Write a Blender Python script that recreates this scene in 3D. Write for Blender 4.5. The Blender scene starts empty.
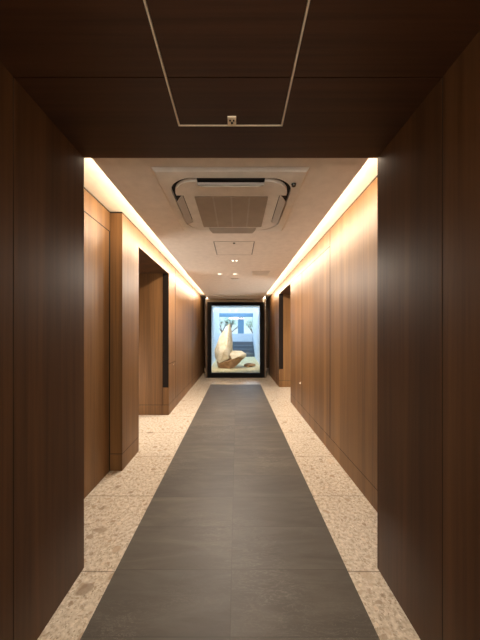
import bpy, bmesh, math, random
from mathutils import Vector, Matrix, noise

random.seed(4)
S = bpy.context.scene
COL = S.collection
R = math.radians

# ------------------------------------------------------------------ materials
def new_mat(name):
    m = bpy.data.materials.new(name); m.use_nodes = True
    nt = m.node_tree
    b = nt.nodes['Principled BSDF']
    return m, nt, b

def N(nt, typ, **kw):
    n = nt.nodes.new(typ)
    for k, v in kw.items():
        if k in n.inputs: n.inputs[k].default_value = v
        else: setattr(n, k, v)
    return n

def srgb(r, g, b):
    f = lambda c: (c/255/12.92) if c/255 <= .04045 else ((c/255+.055)/1.055)**2.4
    return (f(r), f(g), f(b), 1)

def coords(nt, scale, loc=(0, 0, 0)):
    tc = N(nt, 'ShaderNodeTexCoord')
    mp = N(nt, 'ShaderNodeMapping')
    mp.inputs['Scale'].default_value = scale
    mp.inputs['Location'].default_value = loc
    nt.links.new(tc.outputs['Object'], mp.inputs['Vector'])
    return mp.outputs['Vector']

def ramp(nt, src, stops, interp='LINEAR'):
    r = N(nt, 'ShaderNodeValToRGB')
    r.color_ramp.interpolation = interp
    e = r.color_ramp.elements
    e[0].position, e[0].color = stops[0]
    e[1].position, e[1].color = stops[-1]
    for p, c in stops[1:-1]:
        k = e.new(p); k.color = c
    nt.links.new(src, r.inputs['Fac'])
    return r.outputs['Color']

def mix(nt, fac, a, b, mode='MIX'):
    m = N(nt, 'ShaderNodeMix', data_type='RGBA', blend_type=mode)
    for sock, v in ((m.inputs[0], fac), (m.inputs[6], a), (m.inputs[7], b)):
        if isinstance(v, (int, float, tuple)): sock.default_value = v
        else: nt.links.new(v, sock)
    return m.outputs[2]

def plain(name, col, rough=.5, metal=0, spec=.5):
    m, nt, b = new_mat(name)
    b.inputs['Base Color'].default_value = col
    b.inputs['Roughness'].default_value = rough
    b.inputs['Metallic'].default_value = metal
    b.inputs['Specular IOR Level'].default_value = spec
    # faint mottling so no surface is perfectly flat
    n = N(nt, 'ShaderNodeTexNoise', Scale=14.0, Detail=4.0)
    tc = N(nt, 'ShaderNodeTexCoord'); nt.links.new(tc.outputs['Object'], n.inputs['Vector'])
    c = ramp(nt, n.outputs['Fac'], [(.3, tuple(x*.95 for x in col[:3])+(1,)), (.7, tuple(min(1, x*1.04) for x in col[:3])+(1,))])
    nt.links.new(c, b.inputs['Base Color'])
    return m

def veneer(name, dark, mid, light, axis='Z', rough=.32, spec=.5):
    m, nt, b = new_mat(name)
    g = {'Z': (1, 1, .022), 'X': (.022, 1, 1)}[axis]
    v1 = coords(nt, tuple(55*x for x in g))
    fine = N(nt, 'ShaderNodeTexNoise', Scale=1.0, Detail=6.0, Roughness=.6)
    nt.links.new(v1, fine.inputs['Vector'])
    v2 = coords(nt, tuple(7*x for x in g), (3.1, 1.7, .4))
    wide = N(nt, 'ShaderNodeTexNoise', Scale=1.0, Detail=3.0, Distortion=.35)
    nt.links.new(v2, wide.inputs['Vector'])
    c1 = ramp(nt, wide.outputs['Fac'], [(.30, dark), (.52, mid), (.72, light)])
    c2 = ramp(nt, fine.outputs['Fac'], [(.30, (.62, .58, .54, 1)), (.60, (1, 1, 1, 1))])
    nt.links.new(mix(nt, .8, c1, c2, 'MULTIPLY'), b.inputs['Base Color'])
    b.inputs['Roughness'].default_value = rough
    b.inputs['Specular IOR Level'].default_value = spec
    bp = N(nt, 'ShaderNodeBump', Strength=.06, Distance=.002)
    nt.links.new(fine.outputs['Fac'], bp.inputs['Height'])
    nt.links.new(bp.outputs['Normal'], b.inputs['Normal'])
    return m

def terrazzo(name):
    m, nt, b = new_mat(name)
    base = N(nt, 'ShaderNodeTexNoise', Scale=45.0, Detail=6.0)
    v = coords(nt, (1, 1, 1))
    nt.links.new(v, base.inputs['Vector'])
    col = ramp(nt, base.outputs['Fac'], [(.30, srgb(172, 158, 138)), (.5, srgb(206, 193, 173)), (.72, srgb(230, 220, 205))])
    # distorted coordinates make irregular chips
    dn = N(nt, 'ShaderNodeTexNoise', Scale=16.0, Detail=3.0)
    nt.links.new(v, dn.inputs['Vector'])
    vm = N(nt, 'ShaderNodeVectorMath', operation='MULTIPLY_ADD')
    vm.inputs[1].default_value = (.05, .05, .05)
    nt.links.new(dn.outputs['Color'], vm.inputs[0]); nt.links.new(v, vm.inputs[2])
    for sc, keep, size, ca, cb in ((110, .35, .45, srgb(132, 114, 94), srgb(242, 232, 216)),
                                   (60, .50, .40, srgb(160, 138, 114), srgb(232, 218, 198)),
                                   (30, .66, .36, srgb(232, 216, 194), srgb(150, 128, 106)),
                                   (15, .80, .32, srgb(150, 130, 110), srgb(186, 160, 132)),
                                   (8.5, .84, .30, srgb(142, 122, 102), srgb(216, 198, 174))):
        vo = N(nt, 'ShaderNodeTexVoronoi', Scale=float(sc), voronoi_dimensions='3D')
        nt.links.new(vm.outputs[0], vo.inputs['Vector'])
        sep = N(nt, 'ShaderNodeSeparateColor'); nt.links.new(vo.outputs['Color'], sep.inputs[0])
        pick = N(nt, 'ShaderNodeMath', operation='GREATER_THAN'); pick.inputs[1].default_value = keep
        nt.links.new(sep.outputs[0], pick.inputs[0])
        inside = ramp(nt, vo.outputs['Distance'], [(size-.06, (1, 1, 1, 1)), (size+.03, (0, 0, 0, 1))])
        f = N(nt, 'ShaderNodeMath', operation='MULTIPLY')
        nt.links.new(inside, f.inputs[0]); nt.links.new(pick.outputs[0], f.inputs[1])
        f2 = N(nt, 'ShaderNodeMath', operation='MULTIPLY'); f2.inputs[1].default_value = .72
        nt.links.new(f.outputs[0], f2.inputs[0])
        chip = mix(nt, sep.outputs[1], ca, cb)
        col = mix(nt, f2.outputs[0], col, chip)
    # joints every 0.635 m along the corridor
    sp = N(nt, 'ShaderNodeSeparateXYZ'); nt.links.new(v, sp.inputs[0])
    j = joint(nt, sp.outputs['Y'], 1.364, .635, .0035)
    jj = N(nt, 'ShaderNodeMath', operation='MULTIPLY'); jj.inputs[1].default_value = .6
    nt.links.new(j, jj.inputs[0])
    col = mix(nt, jj.outputs[0], col, srgb(96, 80, 62))
    nt.links.new(col, b.inputs['Base Color'])
    b.inputs['Roughness'].default_value = .2
    b.inputs['Specular IOR Level'].default_value = .45
    return m

def joint(nt, src, off, pitch, half):
    a = N(nt, 'ShaderNodeMath', operation='SUBTRACT'); a.inputs[1].default_value = off - pitch/2
    nt.links.new(src, a.inputs[0])
    d = N(nt, 'ShaderNodeMath', operation='FLOORED_MODULO'); d.inputs[1].default_value = pitch
    nt.links.new(a.outputs[0], d.inputs[0])
    e = N(nt, 'ShaderNodeMath', operation='SUBTRACT'); e.inputs[1].default_value = pitch/2
    nt.links.new(d.outputs[0], e.inputs[0])
    f = N(nt, 'ShaderNodeMath', operation='ABSOLUTE'); nt.links.new(e.outputs[0], f.inputs[0])
    g = N(nt, 'ShaderNodeMath', operation='LESS_THAN'); g.inputs[1].default_value = half
    nt.links.new(f.outputs[0], g.inputs[0])
    return g.outputs[0]

SX0, SX1 = -.639, .584        # slate runner
SC = (SX0+SX1)/2
def slate(name):
    m, nt, b = new_mat(name)
    v = coords(nt, (1, 1, 1))
    # one tint per tile
    sp = N(nt, 'ShaderNodeSeparateXYZ'); nt.links.new(v, sp.inputs[0])
    def cell(src, off, pitch):
        a = N(nt, 'ShaderNodeMath', operation='SUBTRACT'); a.inputs[1].default_value = off
        nt.links.new(src, a.inputs[0])
        d = N(nt, 'ShaderNodeMath', operation='DIVIDE'); d.inputs[1].default_value = pitch
        nt.links.new(a.outputs[0], d.inputs[0])
        f = N(nt, 'ShaderNodeMath', operation='FLOOR'); nt.links.new(d.outputs[0], f.inputs[0])
        return f.outputs[0]
    cx = cell(sp.outputs['X'], SC, .612); cy = cell(sp.outputs['Y'], 1.07, .305)
    cmb = N(nt, 'ShaderNodeCombineXYZ'); nt.links.new(cx, cmb.inputs[0]); nt.links.new(cy, cmb.inputs[1])
    wn = N(nt, 'ShaderNodeTexWhiteNoise', noise_dimensions='3D'); nt.links.new(cmb.outputs[0], wn.inputs['Vector'])
    # streaks across the runner, shifted tile by tile
    mp = N(nt, 'ShaderNodeVectorMath', operation='MULTIPLY_ADD'); mp.inputs[1].default_value = (7, 7, 7)
    nt.links.new(wn.outputs['Color'], mp.inputs[0])
    sc = N(nt, 'ShaderNodeVectorMath', operation='MULTIPLY'); sc.inputs[1].default_value = (2.0, 9, 1)
    nt.links.new(v, sc.inputs[0]); nt.links.new(sc.outputs[0], mp.inputs[2])
    st = N(nt, 'ShaderNodeTexNoise', Scale=1.0, Detail=7.0, Roughness=.62, Distortion=.8)
    nt.links.new(mp.outputs[0], st.inputs['Vector'])
    col = ramp(nt, st.outputs['Fac'], [(.28, srgb(76, 71, 65)), (.50, srgb(87, 81, 74)), (.74, srgb(101, 95, 87))])
    tint = ramp(nt, wn.outputs['Value'], [(0, (.84, .85, .87, 1)), (1, (1.08, 1.07, 1.04, 1))])
    col = mix(nt, 1.0, col, tint, 'MULTIPLY')
    # pale scratches and veins
    vn = N(nt, 'ShaderNodeTexNoise', Scale=2.6, Detail=8.0, Roughness=.7, Distortion=2.2)
    nt.links.new(mp.outputs[0], vn.inputs['Vector'])
    vein = ramp(nt, vn.outputs['Fac'], [(.485, (0, 0, 0, 1)), (.5, (1, 1, 1, 1)), (.515, (0, 0, 0, 1))])
    area = N(nt, 'ShaderNodeTexNoise', Scale=1.1, Detail=2.0); nt.links.new(v, area.inputs['Vector'])
    am = ramp(nt, area.outputs['Fac'], [(.46, (0, 0, 0, 1)), (.66, (.6, .6, .6, 1))])
    vf = mix(nt, 1.0, vein, am, 'MULTIPLY')
    col = mix(nt, vf, col, srgb(170, 160, 148))
    j = N(nt, 'ShaderNodeMath', operation='MAXIMUM')
    nt.links.new(joint(nt, sp.outputs['Y'], 1.07, .305, .0016), j.inputs[0])
    nt.links.new(joint(nt, sp.outputs['X'], SC, .612, .0016), j.inputs[1])
    jf = N(nt, 'ShaderNodeMath', operation='MULTIPLY'); jf.inputs[1].default_value = .7
    nt.links.new(j.outputs[0], jf.inputs[0])
    col = mix(nt, jf.outputs[0], col, srgb(62, 57, 52))
    nt.links.new(col, b.inputs['Base Color'])
    b.inputs['Roughness'].default_value = .5
    b.inputs['Specular IOR Level'].default_value = .35
    bp = N(nt, 'ShaderNodeBump', Strength=.10, Distance=.003)
    nt.links.new(st.outputs['Fac'], bp.inputs['Height']); nt.links.new(bp.outputs['Normal'], b.inputs['Normal'])
    return m

def stone(name, a, c, d, scale=5.0, bump=.5):
    m, nt, b = new_mat(name)
    v = coords(nt, (1, 1, 1))
    n = N(nt, 'ShaderNodeTexNoise', Scale=scale, Detail=8.0, Roughness=.65)
    nt.links.new(v, n.inputs['Vector'])
    nt.links.new(ramp(nt, n.outputs['Fac'], [(.3, a), (.5, c), (.7, d)]), b.inputs['Base Color'])
    b.inputs['Roughness'].default_value = .85
    bp = N(nt, 'ShaderNodeBump', Strength=bump, Distance=.02)
    nt.links.new(n.outputs['Fac'], bp.inputs['Height']); nt.links.new(bp.outputs['Normal'], b.inputs['Normal'])
    return m

M = {}
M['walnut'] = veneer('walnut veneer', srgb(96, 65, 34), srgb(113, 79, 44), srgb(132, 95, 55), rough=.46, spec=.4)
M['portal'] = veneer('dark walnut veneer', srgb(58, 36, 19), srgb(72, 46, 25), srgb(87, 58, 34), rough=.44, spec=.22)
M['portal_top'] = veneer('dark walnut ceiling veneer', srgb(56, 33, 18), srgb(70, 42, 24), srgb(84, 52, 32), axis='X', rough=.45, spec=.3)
M['terrazzo'] = terrazzo('beige terrazzo')
M['slate'] = slate('grey slate tiles')
M['paint'] = plain('warm white ceiling paint', srgb(248, 240, 232), .75)
M['cove'] = plain('cove paint', srgb(240, 228, 208), .8)
M['gap'] = plain('black joint backing', srgb(22, 16, 12), .9)
M['black'] = plain('black metal', srgb(10, 10, 10), .45, 0, .12)
M['near_black'] = plain('near black strip', srgb(26, 18, 13), .5, 0, .15)
M['grey_metal'] = plain('brushed grey metal', srgb(150, 140, 130), .4, .6)
M['side_trim'] = plain('dark bronze trim', srgb(84, 66, 50), .6, 0, .2)
M['chrome'] = plain('satin chrome', srgb(220, 214, 205), .22, 1)
M['hatch'] = plain('beige hatch frame', srgb(240, 222, 196), .5)
M['ac'] = plain('off white plastic', srgb(246, 241, 235), .6, 0, .25)
M['ac_blade'] = plain('grey plastic blade', srgb(200, 192, 184), .6, 0, .25)
M['ac_dark'] = plain('black duct', srgb(20, 17, 16), .7)
M['ac_grille'] = plain('grey filter mesh', srgb(192, 180, 168), .9, 0, .1)
M['white'] = plain('white plastic', srgb(238, 232, 224), .4)
M['dark'] = plain('dark glass', srgb(30, 26, 24), .15)
M['pale_stone'] = stone('pale stone', srgb(205, 185, 160), srgb(220, 202, 178), srgb(232, 216, 194), 12, .1)
M['wall_white'] = plain('white render', srgb(214, 222, 230), .85)
M['rock'] = stone('cream rock', srgb(205, 182, 148), srgb(232, 214, 184), srgb(244, 232, 208), 4.5, .5)
M['rock_brown'] = stone('brown rock', srgb(134, 96, 62), srgb(164, 122, 82), srgb(196, 156, 112), 6, .7)
M['gravel'] = stone('pale gravel', srgb(160, 146, 104), srgb(206, 192, 150), srgb(228, 216, 180), 22, .8)
M['step'] = plain('dark stone steps', srgb(98, 106, 114), .6)
M['bark'] = stone('bark', srgb(70, 66, 62), srgb(92, 88, 82), srgb(118, 112, 104), 30, .5)
M['leaf'] = plain('leaves', srgb(170, 196, 186), .6)
M['post'] = plain('blue painted post', srgb(110, 150, 178), .5)
m, nt, b = new_mat('clear glass')
b.inputs['Transmission Weight'].default_value = 1; b.inputs['Roughness'].default_value = 0
b.inputs['IOR'].default_value = 1.5; M['glass'] = m
m, nt, b = new_mat('lit lamp lens')
b.inputs['Emission Color'].default_value = (1, .88, .7, 1); b.inputs['Emission Strength'].default_value = 1.4
M['lens'] = m

# ------------------------------------------------------------------ builders
def box(bm, x0, x1, y0, y1, z0, z1):
    v = [bm.verts.new(p) for p in ((x0, y0, z0), (x1, y0, z0), (x1, y1, z0), (x0, y1, z0),
                                   (x0, y0, z1), (x1, y0, z1), (x1, y1, z1), (x0, y1, z1))]
    for f in ((0, 3, 2, 1), (4, 5, 6, 7), (0, 1, 5, 4), (1, 2, 6, 5), (2, 3, 7, 6), (3, 0, 4, 7)):
        bm.faces.new([v[i] for i in f])

def cyl(bm, c, r0, r1, h, n=24, axis='Z'):
    M4 = Matrix.Translation(Vector(c))
    if axis == 'X': M4 = M4 @ Matrix.Rotation(R(90), 4, 'Y')
    if axis == 'Y': M4 = M4 @ Matrix.Rotation(R(-90), 4, 'X')
    bmesh.ops.create_cone(bm, cap_ends=True, segments=n, radius1=r0, radius2=r1, depth=h, matrix=M4)

def obj(name, bm, mat, parent=None, kind=None, label=None, cat=None, group=None, bevel=0, smooth=False):
    bmesh.ops.recalc_face_normals(bm, faces=bm.faces[:])
    me = bpy.data.meshes.new(name); bm.to_mesh(me); bm.free()
    me.materials.append(mat)
    if smooth:
        for p in me.polygons: p.use_smooth = True
    o = bpy.data.objects.new(name, me); COL.objects.link(o)
    if parent:
        o.parent = parent
        o.matrix_parent_inverse = Matrix.Translation(-parent.location)
    if kind: o['kind'] = kind
    if label: o['label'] = label
    if cat: o['category'] = cat
    if group: o['group'] = group
    if bevel:
        md = o.modifiers.new('Bevel', 'BEVEL'); md.width = bevel; md.segments = 2; md.limit_method = 'ANGLE'
    return o

def boxes(name, lst, mat, parent=None, **kw):
    bm = bmesh.new()
    for b_ in lst: box(bm, *b_)
    return obj(name, bm, mat, parent, **kw)

def empty(name, loc, label, cat, group=None, kind=None):
    o = bpy.data.objects.new(name, None); COL.objects.link(o)
    o.location = loc; o.empty_display_size = .1
    o['label'] = label; o['category'] = cat
    if group: o['group'] = group
    if kind: o['kind'] = kind
    return o

# ------------------------------------------------------------------ layout (metres; X right, Y into the picture)
H = 1.25
PL, PR, PY, PZ = -.814, .75, 1.386, 2.1845           # portal jambs, their far edge, portal ceiling
LA, LB, RW = -1.15, -1.04, .981                      # left wall (near bay / main), right wall
CZ, VZ = 2.22, 2.356                                 # dropped ceiling, cove ceiling
CL, CR = -.803, .733                                 # edges of the dropped ceiling
DZ = 2.166                                           # head of doors and openings
BZ = .15                                             # baseboard
END = 8.4
FY = 7.35                                            # display window
G = .006                                             # joint width / 2
BACK = -3.6
PB = -1.2                                            # near end of the portal; a wider lobby lies behind it

# ------------------------------------------------------------------ floor
boxes('floor', [(-3.0, SX0, BACK, END+.1, -.1, 0), (SX1, 3.0, BACK, END+.1, -.1, 0), (SX0, SX1, 6.36, FY+.06, -.1, 0)],
      M['terrazzo'], kind='structure', label='beige terrazzo floor along both sides of the corridor', cat='floor')
boxes('floor_center', [(SX0, SX1, BACK, 6.36, -.1, 0)], M['slate'], kind='structure',
      label='dark grey slate tile runner down the middle of the corridor', cat='floor')

# ------------------------------------------------------------------ portal in the foreground
def jamb(name, x0, x1, label):
    bx = x0 if x0 < 0 else x1          # outer side
    face = x1 if x0 < 0 else x0
    t = .0015
    if x0 < 0: core = (x0, face-t, PB, PY-t, 0, PZ+.3)
    else: core = (face+t, x1, PB, PY-t, 0, PZ+.3)
    w = boxes(name, [core], M['gap'], kind='structure', label=label, cat='wall')
    ys = [PB, -.05, .948, PY]
    for a, c in zip(ys, ys[1:]):
        a2 = a if a == PB else a+.0025
        c2 = c if c == PY else c-.0025
        if x0 < 0: pb = (face-t, face, a2, c2, 0, PZ)
        else: pb = (face, face+t, a2, c2, 0, PZ)
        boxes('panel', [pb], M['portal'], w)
    if x0 < 0: far = (x0, face-t, PY-t, PY, 0, PZ+.3)
    else: far = (face+t, x1, PY-t, PY, 0, PZ+.3)
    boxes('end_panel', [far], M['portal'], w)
    return w
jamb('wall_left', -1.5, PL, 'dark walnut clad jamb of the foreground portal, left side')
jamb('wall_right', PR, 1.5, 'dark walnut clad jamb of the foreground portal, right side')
HX0, HX1, HY0, HY1 = -.262, .206, .702, 1.172
pc = boxes('ceiling_portal', [(PL, PR, PB, PY-.02, PZ+.018, PZ+.3)], M['gap'], kind='structure',
           label='dark walnut ceiling of the foreground portal', cat='ceiling')
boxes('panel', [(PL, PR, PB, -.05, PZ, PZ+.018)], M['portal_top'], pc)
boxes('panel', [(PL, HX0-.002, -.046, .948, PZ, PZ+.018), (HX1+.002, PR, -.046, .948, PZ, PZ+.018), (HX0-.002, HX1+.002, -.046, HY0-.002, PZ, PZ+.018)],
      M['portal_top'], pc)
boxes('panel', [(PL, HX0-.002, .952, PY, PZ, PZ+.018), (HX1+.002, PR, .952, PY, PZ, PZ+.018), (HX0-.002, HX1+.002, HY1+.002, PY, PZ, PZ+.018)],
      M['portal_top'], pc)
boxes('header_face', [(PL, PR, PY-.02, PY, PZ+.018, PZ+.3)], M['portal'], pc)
boxes('wall_lobby', [(-2.3, -2.2, BACK, PB, 0, 2.6), (2.2, 2.3, BACK, PB, 0, 2.6), (-2.3, 2.3, BACK-.1, BACK, 0, 2.6),
                     (-2.3, -1.5, PB, PB+.1, 0, 2.6), (1.5, 2.3, PB, PB+.1, 0, 2.6), (-1.5, 1.5, PB+.01, PB+.1, PZ+.3, 2.6)],
      M['walnut'], kind='structure', label='walnut walls of the lobby behind the viewer', cat='wall')
boxes('ceiling_lobby', [(-2.3, 2.3, BACK-.1, PB+.1, 2.6, 2.7)], M['paint'], kind='structure', label='ceiling of the lobby behind the viewer', cat='ceiling')

hx = (HX0+HX1)/2
h = empty('access_hatch', (hx, (HY0+HY1)/2, PZ), 'square walnut access hatch with thin beige metal rim in the dark portal ceiling', 'hatch')
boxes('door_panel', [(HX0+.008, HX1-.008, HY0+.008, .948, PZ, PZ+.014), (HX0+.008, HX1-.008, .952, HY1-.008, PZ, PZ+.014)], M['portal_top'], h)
w_ = .0055
boxes('rim', [(HX0, HX0+w_, HY0, HY1, PZ-.002, PZ+.016), (HX1-w_, HX1, HY0, HY1, PZ-.002, PZ+.016),
              (HX0, HX1, HY0, HY0+w_, PZ-.002, PZ+.016), (HX0, HX1, HY1-w_, HY1, PZ-.002, PZ+.016)], M['hatch'], h)
lt = boxes('latch', [(hx-.012, hx+.026, 1.118, HY1-.003, PZ-.005, PZ+.002)], M['hatch'], h, bevel=.002, label='small beige metal latch plate')
bm = bmesh.new()
cyl(bm, (hx-.001, 1.135, PZ-.006), .004, .004, .003, 12); cyl(bm, (hx+.015, 1.135, PZ-.006), .004, .004, .003, 12)
cyl(bm, (hx+.007, 1.148, PZ-.006), .005, .005, .003, 12)
obj('screw', bm, M['dark'], lt)

# ------------------------------------------------------------------ ceiling
c = boxes('ceiling', [(-1.5, 1.5, PY, END+.1, VZ, VZ+.1)], M['cove'], kind='structure', label='cream upper ceiling of the light coves', cat='ceiling')
boxes('ceiling_center', [(CL, CR, PY, 6.80, CZ, CZ+.012), (CL, CR, 6.86, FY+.05, CZ, CZ+.012),
                         (CL+.14, CL+.16, PY, FY+.05, CZ+.012, VZ), (CR-.16, CR-.14, PY, FY+.05, CZ+.012, VZ),
                         (CL+.16, CR-.16, 6.78, 6.80, CZ+.012, VZ), (CL+.16, CR-.16, 6.86, 6.88, CZ+.012, VZ),
                         (CL, CR, FY+.03, FY+.05, CZ+.012, VZ)],
      M['paint'], kind='structure', label='dropped off-white ceiling between the two lit coves', cat='ceiling')
boxes('trim_1', [(CL+.01, CR-.01, 6.80, 6.86, CZ+.006, CZ+.012)], M['gap'], kind='structure', label='dark slot across the ceiling near the display window', cat='trim')

# ------------------------------------------------------------------ left wall
TOP = VZ-.014                                        # shadow gap under the cove ceiling
def wall(name, core, label):
    return boxes(name, core, M['gap'], kind='structure', label=label, cat='wall')
t = .0012
# near bay: tall flush door and a panel above it
w = wall('wall_left', [(LA-.15, LA-t, PY, 2.364+.02, 0, VZ)], 'walnut wall bay just beyond the portal on the left')
boxes('panel', [(LA-t, LA, PY, 2.358, 2.176, TOP)], M['walnut'], w)
d = boxes('door_1', [(LA-t, LA, PY, 2.342, .004, 2.166)], M['walnut'], kind='structure', label='flush full-height walnut door in the near bay on the left', cat='door')
# projecting pier
w = wall('wall_left', [(LA-.15, LB-t, 2.364+t, 2.74, 0, VZ)], 'projecting walnut pier on the left before the doorway')
boxes('panel', [(LA-t, LB, 2.364, 2.364+t, BZ+G, TOP)], M['walnut'], w)
boxes('panel', [(LB-t, LB, 2.364+t, 2.742, BZ+G, TOP)], M['walnut'], w)
boxes('jamb_panel', [(LA-.15, LB, 2.742, 2.76, 0, DZ)], M['walnut'], w)
boxes('baseboard_left', [(LA-t, LB, 2.362, 2.364+t, 0, BZ), (LB-t, LB, 2.364+t, 2.742, 0, BZ)], M['walnut'], kind='structure', label='walnut baseboard of the projecting pier', cat='baseboard')
# doorway recess
OY0, OY1 = 2.76, 3.98
w = wall('wall_left', [(LB-.12, LB-t, OY0-.02, OY1+.02, DZ+.018, VZ)], 'walnut strip above the left doorway')
boxes('panel', [(LB-t, LB, 2.742, OY1+.018, DZ, TOP)], M['walnut'], w)
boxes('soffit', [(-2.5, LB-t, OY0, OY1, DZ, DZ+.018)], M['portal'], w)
w = wall('wall_left', [(-2.5, LA-.15, OY0-.05, OY0, 0, DZ)], 'near side of the left doorway recess')
w = boxes('wall_left', [(-2.6, -2.5, OY0-.1, OY1+.1, 0, DZ+.1)], M['walnut'], kind='structure', label='back of the left doorway recess', cat='wall')
w = wall('wall_left', [(-2.5, LB-t, OY1+t, OY1+.1, 0, VZ)], 'far side of the left doorway recess in walnut')
boxes('panel', [(-2.5, -1.135, OY1, OY1+t, BZ+G, DZ)], M['walnut'], w)
boxes('panel', [(-1.131, LB-t, OY1, OY1+t, BZ+G, .42)], M['walnut'], w)
boxes('dark_strip', [(-1.131, LB-.004, OY1+.0004, OY1+t, .424, DZ)], M['near_black'], w, label='black vertical strip at the doorway edge')  # near-black strip from low on the reveal up to the opening head
boxes('baseboard_left', [(-2.5, LB-t, OY1-.002, OY1+t, 0, BZ)], M['walnut'], kind='structure', label='walnut baseboard inside the left doorway', cat='baseboard')
# long wall beyond the doorway
w = wall('wall_left', [(LB-.12, LB-t, OY1+t, END, 0, VZ)], 'long walnut wall on the left beyond the doorway')
cuts = [OY1, 4.42, 6.05, 7.1, END]
HZ = .775
boxes('panel', [(LB-t, LB, OY1, 4.42-.010, HZ+.008, TOP)], M['walnut'], w)
for a, c_ in zip(cuts[1:], cuts[2:]):
    boxes('panel', [(LB-t, LB, a+.01, c_-.01, BZ+G, TOP)], M['walnut'], w)
boxes('baseboard_left', [(LB-t, LB, OY1, END, 0, BZ)], M['walnut'], kind='structure', label='walnut baseboard of the long left wall', cat='baseboard')
sd = empty('service_door', (LB, 4.2, BZ), 'small flush walnut service door low in the left wall with round pull', 'door')
boxes('door_leaf', [(LB-t, LB, OY1, 4.42-.010, BZ+G, HZ)], M['walnut'], sd)
bm = bmesh.new(); cyl(bm, (LB+.006, 4.29, .735), .017, .014, .014, 20, 'X')
obj('pull', bm, M['chrome'], sd, smooth=False, bevel=.002, label='round metal pull')

# ------------------------------------------------------------------ right wall
w = wall('wall_right', [(RW+t, RW+.14, PY, 4.72, 0, VZ)], 'long walnut wall on the right with flush panel doors')
boxes('panel', [(RW, RW+t, PY, 2.734-.008, BZ+G, TOP)], M['walnut'], w)
boxes('panel', [(RW, RW+t, 2.734+.008, 4.74, DZ+.005, TOP)], M['walnut'], w)
boxes('jamb_panel', [(RW, RW+.14, 4.722, 4.74, 0, DZ)], M['walnut'], w)
boxes('door_2', [(RW, RW+t, 2.734+.008, 3.91-.010, BZ+G, DZ-.004)], M['walnut'], kind='structure', label='wide flush walnut door leaf in the right wall', cat='door')
d3 = boxes('door_3', [(RW, RW+t, 3.91+.010, 4.722, BZ+G, DZ-.004)], M['walnut'], kind='structure', label='narrow flush walnut door leaf in the right wall with a small round knob', cat='door')
bm = bmesh.new(); cyl(bm, (RW-.007, 4.0, .483), .012, .017, .016, 20, 'X')
obj('knob', bm, M['chrome'], d3, label='small bright round knob', bevel=.002)
boxes('baseboard_right', [(RW, RW+t, PY, 4.722, 0, BZ)], M['walnut'], kind='structure', label='walnut baseboard along the right wall', cat='baseboard')
# right doorway
QY0, QY1 = 4.74, 6.04
w = wall('wall_right', [(RW+t, RW+.12, QY0-.02, QY1+.02, DZ+.018, VZ)], 'walnut strip above the right doorway')
boxes('panel', [(RW, RW+t, QY0+.002, QY1+.018, DZ, TOP)], M['walnut'], w)
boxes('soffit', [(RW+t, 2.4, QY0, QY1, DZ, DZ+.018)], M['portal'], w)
wall('wall_right', [(RW+.14, 2.4, QY0-.05, QY0, 0, DZ)], 'near side of the right doorway recess')
boxes('wall_right', [(2.4, 2.5, QY0-.1, QY1+.1, 0, DZ+.1)], M['walnut'], kind='structure', label='back of the right doorway recess', cat='wall')
w = wall('wall_right', [(RW+t, 2.4, QY1+t, QY1+.1, 0, VZ)], 'far side of the right doorway recess in walnut')
boxes('panel', [(1.082, 2.4, QY1, QY1+t, BZ+G, DZ)], M['walnut'], w)
boxes('panel', [(RW+t, 1.078, QY1, QY1+t, BZ+G, .42)], M['walnut'], w)
boxes('dark_strip', [(RW+.004, 1.078, QY1+.0004, QY1+t, .424, DZ)], M['near_black'], w, label='black vertical strip at the doorway edge')  # same near-black strip as in the left doorway
boxes('baseboard_right', [(RW+t, 2.4, QY1-.002, QY1+t, 0, BZ)], M['walnut'], kind='structure', label='walnut baseboard inside the right doorway', cat='baseboard')
# right wall beyond the doorway
w = wall('wall_right', [(RW+t, RW+.12, QY1+t, 7.98, 0, VZ)], 'far walnut wall on the right beside the display window')
for a, c_ in ((QY1, 6.9), (6.9, 7.98)):
    boxes('panel', [(RW, RW+t, a+G/2, c_-G/2, BZ+G, TOP)], M['walnut'], w)
boxes('jamb_panel', [(RW, RW+.12, 7.98, 8.0, 0, TOP)], M['walnut'], w)
boxes('baseboard_right', [(RW, RW+t, QY1, 7.98, 0, BZ)], M['walnut'], kind='structure', label='walnut baseboard beside the display window on the right', cat='baseboard')
boxes('wall_right', [(RW, RW+.12, 8.0, END, DZ, VZ)], M['walnut'], kind='structure', label='walnut strip above the last opening on the right', cat='wall')
boxes('wall_right', [(1.9, 2.0, 7.8, END, 0, VZ)], M['walnut'], kind='structure', label='wall seen through the last opening on the right', cat='wall')
boxes('wall_right', [(RW+.12, 1.9, 7.88, 7.98, 0, VZ)], M['walnut'], kind='structure', label='near side of the last opening on the right', cat='wall')

# ------------------------------------------------------------------ display window at the end
BL, BR = -.862, .812
boxes('wall_back', [(LB-.12, BL, END, END+.1, 0, VZ), (BR, 2.0, END, END+.1, 0, VZ)], M['walnut'], kind='structure', label='walnut end wall beside the display window', cat='wall')
boxes('baseboard_back', [(LB, BL, END-.012, END, 0, .13), (BR, 1.9, END-.012, END, 0, .13)], M['pale_stone'], kind='structure', label='pale stone skirting of the end wall', cat='baseboard')
fr = boxes('window_1', [(-.822, .772, FY-.05, FY+.05, 2.125, CZ)],
           M['grey_metal'], kind='structure', label='tall black framed display window at the end of the corridor', cat='window')
boxes('side_trim', [(BL, -.822, FY-.05, FY+.05, 0, CZ)], M['side_trim'], fr)
boxes('side_trim', [(.772, BR, FY-.05, FY+.05, 0, CZ)], M['side_trim'], fr)
boxes('frame', [(-.822, -.712, FY-.06, FY+.04, 0, 2.125)], M['black'], fr)
boxes('frame', [(.653, .772, FY-.06, FY+.04, 0, 2.125)], M['black'], fr)
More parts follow.
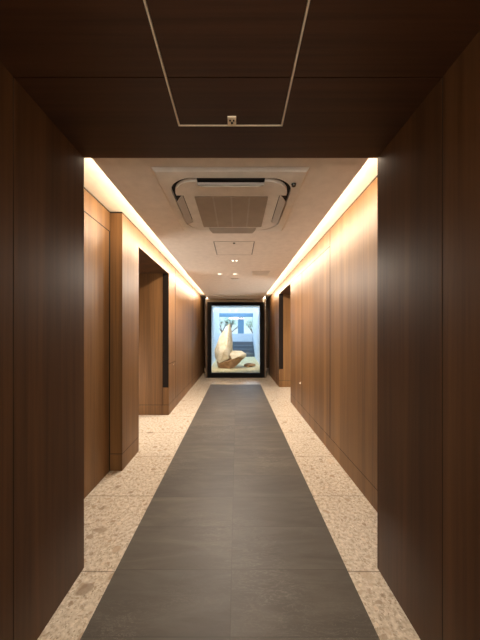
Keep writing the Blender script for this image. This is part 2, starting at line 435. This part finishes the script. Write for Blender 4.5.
boxes('frame', [(-.712, .653, FY-.06, FY+.04, 2.03, 2.125)], M['black'], fr)
boxes('frame', [(-.712, .653, FY-.06, FY+.04, 0, .135)], M['black'], fr)
boxes('pane', [(-.712, .653, FY-.006, FY+.006, .135, 2.03)], M['glass'], fr)

# ------------------------------------------------------------------ courtyard behind the glass
CE = 13.0
boxes('wall_courtyard', [(BL-.02, BL, FY+.05, END, 0, CZ), (BL-.12, BL, END, CE, 0, 2.5)], M['wall_white'], kind='structure', label='pale courtyard wall behind the glass, left', cat='wall')
boxes('wall_courtyard', [(BR, BR+.02, FY+.05, END, 0, CZ), (BR, BR+.12, END, CE, 0, 2.5)], M['wall_white'], kind='structure', label='pale courtyard wall behind the glass, right', cat='wall')
boxes('ceiling_courtyard', [(BL, BR, FY+.05, 9.6, CZ-.02, CZ+.1)], M['wall_white'], kind='structure', label='pale soffit above the rock display', cat='ceiling')
boxes('ceiling_courtyard', [(BL-.12, BR+.12, CE-.15, CE, 2.06, 2.24)], M['post'], kind='structure', label='blue grey beam over the far side of the courtyard', cat='ceiling')
boxes('wall_courtyard', [(BL, BR, CE, CE+.15, -.2, 1.24)], M['wall_white'], kind='structure', label='low pale wall behind the steps', cat='wall')

bm = bmesh.new()
nx, ny = 40, 90
gv = []
for j in range(ny+1):
    row = []
    for i in range(nx+1):
        x = BL+.004+(BR-BL-.008)*i/nx; y = FY+.05+(11.7-FY-.05)*j/ny
        z = .13+.02*noise.noise(Vector((x*2, y*2, 0)))+.008*noise.noise(Vector((x*14, y*14, 3)))+max(0, y-9.3)*.03
        row.append(bm.verts.new((x, y, z)))
    gv.append(row)
for j in range(ny):
    for i in range(nx): bm.faces.new((gv[j][i], gv[j][i+1], gv[j+1][i+1], gv[j+1][i]))
obj('gravel_bed', bm, M['gravel'], kind='stuff', label='pale sandy gravel bed behind the glass under the rock', cat='gravel', smooth=True)

st = empty('stone_steps', (0, 11.7, .2), 'dark stone steps at the back of the courtyard behind the rock', 'steps')
for k in range(4):
    boxes('step', [(-.30, BR-.02, 11.65+.32*k, CE-.01, 0 if k == 0 else .20+.16*k, .36+.16*k)], M['step'], st, bevel=.012)

# the rock: a tall leaning slab on a lower boulder
RY = 8.55
def pt(px, py, dy=0):
    Y = RY+dy
    return Vector(((px-236.7)*RY/260, Y, 1.25+(333.3-py)*RY/260))
def hull_rock(name, pts, mat, parent, seed, amp, label):
    bm = bmesh.new()
    for p in pts: bm.verts.new(p)
    r = bmesh.ops.convex_hull(bm, input=bm.verts[:])
    bmesh.ops.delete(bm, geom=[v for v in bm.verts if not v.link_faces], context='VERTS')
    bmesh.ops.triangulate(bm, faces=bm.faces[:])
    for _ in range(3):
        bmesh.ops.subdivide_edges(bm, edges=[e for e in bm.edges if e.calc_length() > .06], cuts=1, use_grid_fill=True)
        bmesh.ops.triangulate(bm, faces=bm.faces[:])
    bm.normal_update()
    for v in bm.verts:
        p = v.co*3.2+Vector((seed, 0, 0))
        v.co += v.normal*(amp*noise.noise(p)+amp*.45*noise.noise(p*3.5))
    return obj(name, bm, mat, parent, label=label)
rk = empty('rock_sculpture', pt(230, 366), 'tall pointed cream rock on a lower brown boulder behind the display window', 'rock')
sail = [pt(229.6, 323.5, .10), pt(230.4, 323.5, .12), pt(226.5, 326.5, .04), pt(222.5, 332, .02), pt(219, 337.5, .02), pt(217, 343, .05), pt(214.2, 350, .08), pt(214.6, 357, .10), pt(217.5, 363.5, .05),
        pt(231.6, 330, .14), pt(232.6, 344, .14), pt(232.8, 352, .12), pt(231, 358, .05),
        pt(228.2, 329, -.06), pt(227.2, 345, -.24), pt(224, 352, -.30), pt(219.5, 350, -.20), pt(220, 362.5, -.24), pt(229, 358, -.26),
        pt(226, 340, .34), pt(222, 356, .40), pt(230, 356, .38), pt(219, 345, .30)]
hull_rock('upper_slab', sail, M['rock'], rk, 1.3, .016, 'cream upright slab with a pointed tip')
lobe = [pt(230, 351, .1), pt(236, 350.6, .12), pt(241.5, 351, .1), pt(246.2, 354, .05), pt(245.5, 357, 0), pt(240, 355.5, -.22), pt(232, 358.5, -.30),
        pt(230, 354, -.2), pt(243, 356, .2), pt(238, 357.5, .25)]
hull_rock('side_lobe', lobe, M['rock'], rk, 5.1, .02, 'cream lobe beside the slab')
base = [pt(217, 361.5, .05), pt(217.5, 366.5, 0), pt(222, 368.2, -.18), pt(230, 368, -.22), pt(233.5, 366.8, -.15), pt(240, 362, -.05), pt(245, 357.5, .02),
        pt(238, 356.5, -.26), pt(228, 360.5, -.3), pt(219.5, 362.5, -.22), pt(222, 366, .35), pt(236, 364, .3), pt(243, 357, .2), pt(222, 358, .3)]
hull_rock('lower_boulder', base, M['rock_brown'], rk, 9.7, .025, 'brown lower boulder')
bm = bmesh.new()
bmesh.ops.create_icosphere(bm, subdivisions=3, radius=1, matrix=Matrix.Translation((.42, 8.75, .185)) @ Matrix.Diagonal((.20, .16, .06, 1)))
for v in bm.verts: v.co += v.normal*.03*noise.noise(v.co*8)
obj('flat_stone', bm, M['rock_brown'], label='low flat stone on the gravel right of the rock', cat='stone')

# post and trees beyond the low wall
boxes('post', [(.06, .36, CE+.02, CE+.13, 1.24, 2.06)], M['post'], label='blue post standing on the low courtyard wall', cat='post', bevel=.01)
boxes('ground_terrain', [(-30, 30, CE+.15, 60, -.3, -.2)], M['gravel'], kind='structure', label='ground beyond the courtyard', cat='ground')
def tree(x, y, hgt, seed, label):
    rnd = random.Random(seed)
    root = empty('tree', (x, y, -.2), label, 'tree', 'trees beyond the courtyard wall')
    bm = bmesh.new(); tips = []
    def limb(p, d, L, r, lev):
        q = p+d*L
        z = d.to_track_quat('Z', 'Y').to_matrix().to_4x4()
        bmesh.ops.create_cone(bm, cap_ends=False, segments=7, radius1=r, radius2=r*.65, depth=L, matrix=Matrix.Translation((p+q)/2) @ z)
        if lev == 0: tips.append(q); return
        for k in range(3):
            e = (d+Vector((rnd.uniform(-.8, .8), rnd.uniform(-.8, .8), rnd.uniform(-.1, .6)))).normalized()
            limb(q, e, L*rnd.uniform(.55, .8), r*.62, lev-1)
    limb(Vector((x, y, -.2)), Vector((rnd.uniform(-.1, .1), 0, 1)).normalized(), hgt*.36, .09, 4)
    obj('trunk', bm, M['bark'], root)
    bm = bmesh.new()
    for p in tips:
        for k in range(7):
            q = p+Vector((rnd.gauss(0, .16), rnd.gauss(0, .16), rnd.gauss(0, .16)))
            a = Vector((rnd.uniform(-1, 1), rnd.uniform(-1, 1), rnd.uniform(-1, 1))).normalized()*.05
            b_ = a.cross(Vector((rnd.uniform(-1, 1), rnd.uniform(-1, 1), 1))).normalized()*.03
            bm.faces.new([bm.verts.new(q+v) for v in (a, b_, -a, -b_)])
    obj('foliage', bm, M['leaf'], root)
tree(-1.0, 16.5, 2.5, 2, 'leafy tree beyond the courtyard wall, left of the post')
tree(1.5, 18.5, 2.7, 7, 'leafy tree beyond the courtyard wall, right of the post')

# ------------------------------------------------------------------ ceiling air conditioner
AX, AY, AZ = -.037, 1.98, CZ-.001
ac = empty('air_conditioner', (AX, AY, AZ), 'square four-way ceiling cassette air conditioner with open flaps', 'air conditioner')
def rsq(hw, r, n=10):
    pts = []
    for cx, cy, a0 in ((hw-r, hw-r, 0), (-hw+r, hw-r, 90), (-hw+r, -hw+r, 180), (hw-r, -hw+r, 270)):
        for k in range(n+1):
            a = R(a0+90*k/n); pts.append((cx+r*math.cos(a), cy+r*math.sin(a)))
    return pts
NP = 10
outer_t, outer_b, hole = rsq(.465, .006, NP), rsq(.449, .006, NP), rsq(.398, .165, NP)
bm = bmesh.new()
loops = []
for pts, z in ((outer_t, AZ), (outer_t, AZ-.002), (outer_b, AZ-.018), (hole, AZ-.024), (hole, AZ-.004)):
    loops.append([bm.verts.new((AX+x, AY+y, z)) for x, y in pts])
for a, b_ in zip(loops, loops[1:]):
    n = len(a)
    for i in range(n): bm.faces.new((a[i], a[(i+1) % n], b_[(i+1) % n], b_[i]))
obj('panel', bm, M['ac'], ac)
bm = bmesh.new()
bm.faces.new([bm.verts.new((AX+x, AY+y, AZ-.003)) for x, y in rsq(.397, .165, NP)])
obj('air_duct', bm, M['ac_dark'], ac)
# cover with a notch for each flap
hw, rr, nl, nd = .374, .152, .212, .048
out = []
for q in range(4):
    side = [(hw, -nl), (hw-nd, -nl), (hw-nd, nl), (hw, nl)]
    for k in range(NP+1):
        a = R(90*k/NP); side.append((hw-rr+rr*math.cos(a), hw-rr+rr*math.sin(a)))
    ca, sa = round(math.cos(q*math.pi/2)), round(math.sin(q*math.pi/2))
    out += [(x*ca-y*sa, x*sa+y*ca) for x, y in side]
bm = bmesh.new()
f = bm.faces.new([bm.verts.new((AX+x, AY+y, AZ-.032)) for x, y in out])
ex = bmesh.ops.extrude_face_region(bm, geom=[f])
for v in ex['geom']:
    if isinstance(v, bmesh.types.BMVert): v.co.z = AZ-.008
obj('cover', bm, M['ac'], ac)
g = boxes('grille', [(AX-.25, AX+.25, AY-.20, AY+.30, AZ-.0345, AZ-.032)], M['ac_grille'], ac, label='grey square return air grille')
ribs = [(AX-.25+0.5*i/54-.0022, AX-.25+0.5*i/54+.0022, AY-.20, AY+.30, AZ-.0365, AZ-.0345) for i in range(55)]
bars = [(AX-.25+0.5*i/4-.006, AX-.25+0.5*i/4+.006, AY-.20, AY+.30, AZ-.0378, AZ-.0345) for i in (1, 2, 3)]
ribs += [(AX-.25, AX+.25, y-.004, y+.004, AZ-.0375, AZ-.0345) for y in (AY-.196, AY+.296)]
boxes('slats', ribs, M['ac_grille'], g)
boxes('bars', bars, M['ac_blade'], g)
for q in range(4):
    bm = bmesh.new(); L = .208; k = 8
    rows = []
    for i in range(k+1):
        s = i/k                                       # from the hinge to the dropped outer edge
        d_ = hw-nd+.006+.044*s
        zz = AZ-.028-.030*s**1.25
        ww = L-.03*s*s
        rows.append([(d_, -ww, zz), (d_, ww, zz)])
    top = [[bm.verts.new(Vector((x, y, z))) for x, y, z in r_] for r_ in rows]
    bot = [[bm.verts.new(Vector((x-.002, y, z-.006))) for x, y, z in r_] for r_ in rows]
    for A in (top, bot):
        for i in range(k): bm.faces.new((A[i][0], A[i][1], A[i+1][1], A[i+1][0]))
    for i in range(k):
        for s in (0, 1): bm.faces.new((top[i][s], top[i+1][s], bot[i+1][s], bot[i][s]))
    for i in (0, k): bm.faces.new((top[i][0], top[i][1], bot[i][1], bot[i][0]))
    bm.transform(Matrix.Translation((AX, AY, 0)) @ Matrix.Rotation(q*math.pi/2, 4, 'Z'))
    obj('flap', bm, M['ac_blade'], ac)
bm = bmesh.new(); cyl(bm, (AX+.398, AY-.335, AZ-.032), .012, .016, .014, 20)
obj('sensor', bm, M['dark'], ac, label='small dark round sensor')

# ------------------------------------------------------------------ other ceiling fittings
h = empty('access_hatch', (-.028, 2.975, CZ), 'square off-white access hatch in the corridor ceiling beyond the air conditioner', 'hatch')
a0, a1, b0, b1 = -.249, .193, 2.741, 3.209
e = .006
boxes('rim', [(a0, a0+e, b0, b1, CZ-.003, CZ), (a1-e, a1, b0, b1, CZ-.003, CZ), (a0, a1, b0, b0+e, CZ-.003, CZ), (a0, a1, b1-e, b1, CZ-.003, CZ)], M['ac_blade'], h)
boxes('shadow_joint', [(a0+e, a1-e, b0+e, b1-e, CZ-.0005, CZ)], M['gap'], h)
boxes('door_panel', [(a0+.011, a1-.011, b0+.011, b1-.011, CZ-.0025, CZ-.0005)], M['paint'], h)
bm = bmesh.new(); cyl(bm, (-.028, b0+.045, CZ-.005), .012, .012, .006, 16)
obj('latch', bm, M['dark'], h, label='small dark round latch')

def downlight(x, y, label, r=.036):
    o = empty('downlight', (x, y, CZ), label, 'downlight', 'small round ceiling fittings')
    bm = bmesh.new()
    n = 28; ls = []
    for rad, z in ((r+.012, CZ), (r+.010, CZ-.006), (r, CZ-.007), (r*.8, CZ-.001)):
        ls.append([bm.verts.new((x+rad*math.cos(2*math.pi*i/n), y+rad*math.sin(2*math.pi*i/n), z)) for i in range(n)])
    for a, b_ in zip(ls, ls[1:]):
        for i in range(n): bm.faces.new((a[i], a[(i+1) % n], b_[(i+1) % n], b_[i]))
    obj('rim', bm, M['white'], o, smooth=True)
    bm = bmesh.new(); cyl(bm, (x, y, CZ-.0015), r*.8, r*.8, .002, n)
    obj('lens', bm, M['lens'], o)  # soft glow added to go with the fill spot below
    return o
downlight(-.277, 4.24, 'round white fitting in the ceiling, left of the pair beside the vent')
downlight(-.028, 4.24, 'round white fitting in the ceiling, right of the pair beside the vent')
o = empty('emergency_lamp', (-.028, 3.455, CZ), 'small white plate with two bright lenses in the ceiling behind the hatch', 'lamp')
bm = bmesh.new(); box(bm, -.078, .022, 3.43, 3.48, CZ-.004, CZ)
obj('plate', bm, M['white'], o, bevel=.002)
for s in (-.053, -.003):
    bm = bmesh.new(); cyl(bm, (s, 3.455, CZ-.0065), .010, .014, .006, 16); obj('lens', bm, M['lens'], o)
o = boxes('smoke_detector', [(-.095, .035, 4.58, 4.68, CZ-.012, CZ)], M['white'], label='small pale square detector behind the round ceiling fittings', cat='detector', bevel=.004)
o = empty('ceiling_vent', (.38, 4.19, CZ), 'rectangular beige ceiling vent right of the round fittings', 'vent')
v0, v1, u0, u1 = .235, .52, 4.06, 4.33
boxes('frame', [(v0, v0+.02, u0, u1, CZ-.008, CZ), (v1-.02, v1, u0, u1, CZ-.008, CZ), (v0, v1, u0, u0+.02, CZ-.008, CZ), (v0, v1, u1-.02, u1, CZ-.008, CZ)], M['ac'], o, bevel=.002)
boxes('slats', [(v0+.02, v1-.02, u0+.02+.023*i, u0+.034+.023*i, CZ-.006, CZ-.003) for i in range(10)], M['ac'], o)
boxes('backing', [(v0+.02, v1-.02, u0+.02, u1-.02, CZ-.001, CZ)], M['ac_grille'], o)

# ------------------------------------------------------------------ light
def area(name, loc, rot, sx, sy, power, col):
    l = bpy.data.lights.new(name, 'AREA'); l.shape = 'RECTANGLE'; l.size = sx; l.size_y = sy
    l.energy = power; l.color = col
    o = bpy.data.objects.new(name, l); COL.objects.link(o)
    o.location = loc; o.rotation_euler = rot
    return o
WARM = (1, .84, .64)
LEN = FY-PY
ym = (PY+FY)/2
COVE = 27
# LED strips lying on the lip of the dropped ceiling, shining outward and up
area('cove_strip_left', (CL+.010, ym, CZ+.075), (0, R(58), 0), .03, LEN, COVE, WARM)
area('cove_strip_right', (CR-.010, ym, CZ+.075), (0, R(-58), 0), .03, LEN, COVE, WARM)
# unseen fill lights added behind the viewer
area('portal_fill', (-.03, -.75, PZ-.03), (R(20), 0, 0), .9, .3, 12, (1, .86, .68))
for sx in (-1, 1):
    o = area('lobby_side_fill', (sx*1.45-.03, -3.3, 1.25), (0, 0, 0), .5, 1.3, 44, (1, .88, .72))  # added fill, set aside from what the pane reflects
    o.rotation_euler = (Vector((-sx*.4, 2.2, 1.35))-o.location).to_track_quat('-Z', 'Y').to_euler()
# display lamps under the courtyard soffit
def spot(loc, to, power, col, size=70):
    l = bpy.data.lights.new('display_lamp', 'SPOT'); l.energy = power; l.color = col; l.spot_size = R(size); l.spot_blend = .6; l.shadow_soft_size = .05
    o = bpy.data.objects.new('display_lamp', l); COL.objects.link(o); o.location = loc
    o.rotation_euler = (Vector(to)-Vector(loc)).to_track_quat('-Z', 'Y').to_euler()
spot((-.5, 7.6, 2.15), (-.3, 8.5, .6), 85, (1, .93, .82))
spot((.45, 7.6, 2.15), (.1, 8.6, .3), 8, (1, .9, .76))

# unseen fill lights added in the doorway recesses, tilted up to the ceiling
area('recess_fill_left', (-2.45, (OY0+OY1)/2, .8), (0, R(-106), 0), 1.5, .9, 20, (1, .90, .80))
area('recess_fill_right', (2.35, (QY0+QY1)/2, .8), (0, R(106), 0), 1.5, .9, 24, (1, .90, .80))
# wide fill spots added at the small ceiling fittings
for x, y, p in ((-.277, 4.24, 55), (-.028, 4.24, 55), (-.028, 3.455, 45)):
    l = bpy.data.lights.new('ceiling_fill', 'SPOT'); l.energy = p; l.color = (1, .88, .74)
    l.spot_size = R(172); l.spot_blend = .5; l.shadow_soft_size = .05
    o = bpy.data.objects.new('ceiling_fill', l); COL.objects.link(o); o.location = (x, y, CZ-.02)

wld = bpy.data.worlds.new('World'); S.world = wld; wld.use_nodes = True
bg = wld.node_tree.nodes['Background']
bg.inputs['Strength'].default_value = 1.0
wt = wld.node_tree
tc = N(wt, 'ShaderNodeTexCoord'); sx = N(wt, 'ShaderNodeSeparateXYZ')
wt.links.new(tc.outputs['Generated'], sx.inputs[0])
# bluish overcast sky, brighter towards the zenith
wt.links.new(ramp(wt, sx.outputs['Z'], [(0, (.50, .64, .72, 1)), (.12, (.50, .66, .76, 1)), (.5, (1.3, 1.8, 2.3, 1)), (1, (1.5, 2.1, 2.7, 1))]), bg.inputs['Color'])

# ------------------------------------------------------------------ camera
cam = bpy.data.cameras.new('Camera'); co = bpy.data.objects.new('Camera', cam); COL.objects.link(co)
co.location = (0, 0, H); co.rotation_euler = (R(90), 0, 0)
cam.sensor_fit = 'VERTICAL'; cam.sensor_height = 36; cam.lens = 260/640*36
cam.shift_x = 3.3/640; cam.shift_y = 13.3/640
cam.clip_start = .02; cam.clip_end = 200
S.camera = co
vs = S.view_settings
S.display_settings.display_device = 'sRGB'
vs.view_transform = 'Standard'; vs.look = 'None'; vs.gamma = 1; vs.use_curve_mapping = False
vs.exposure = 1.15
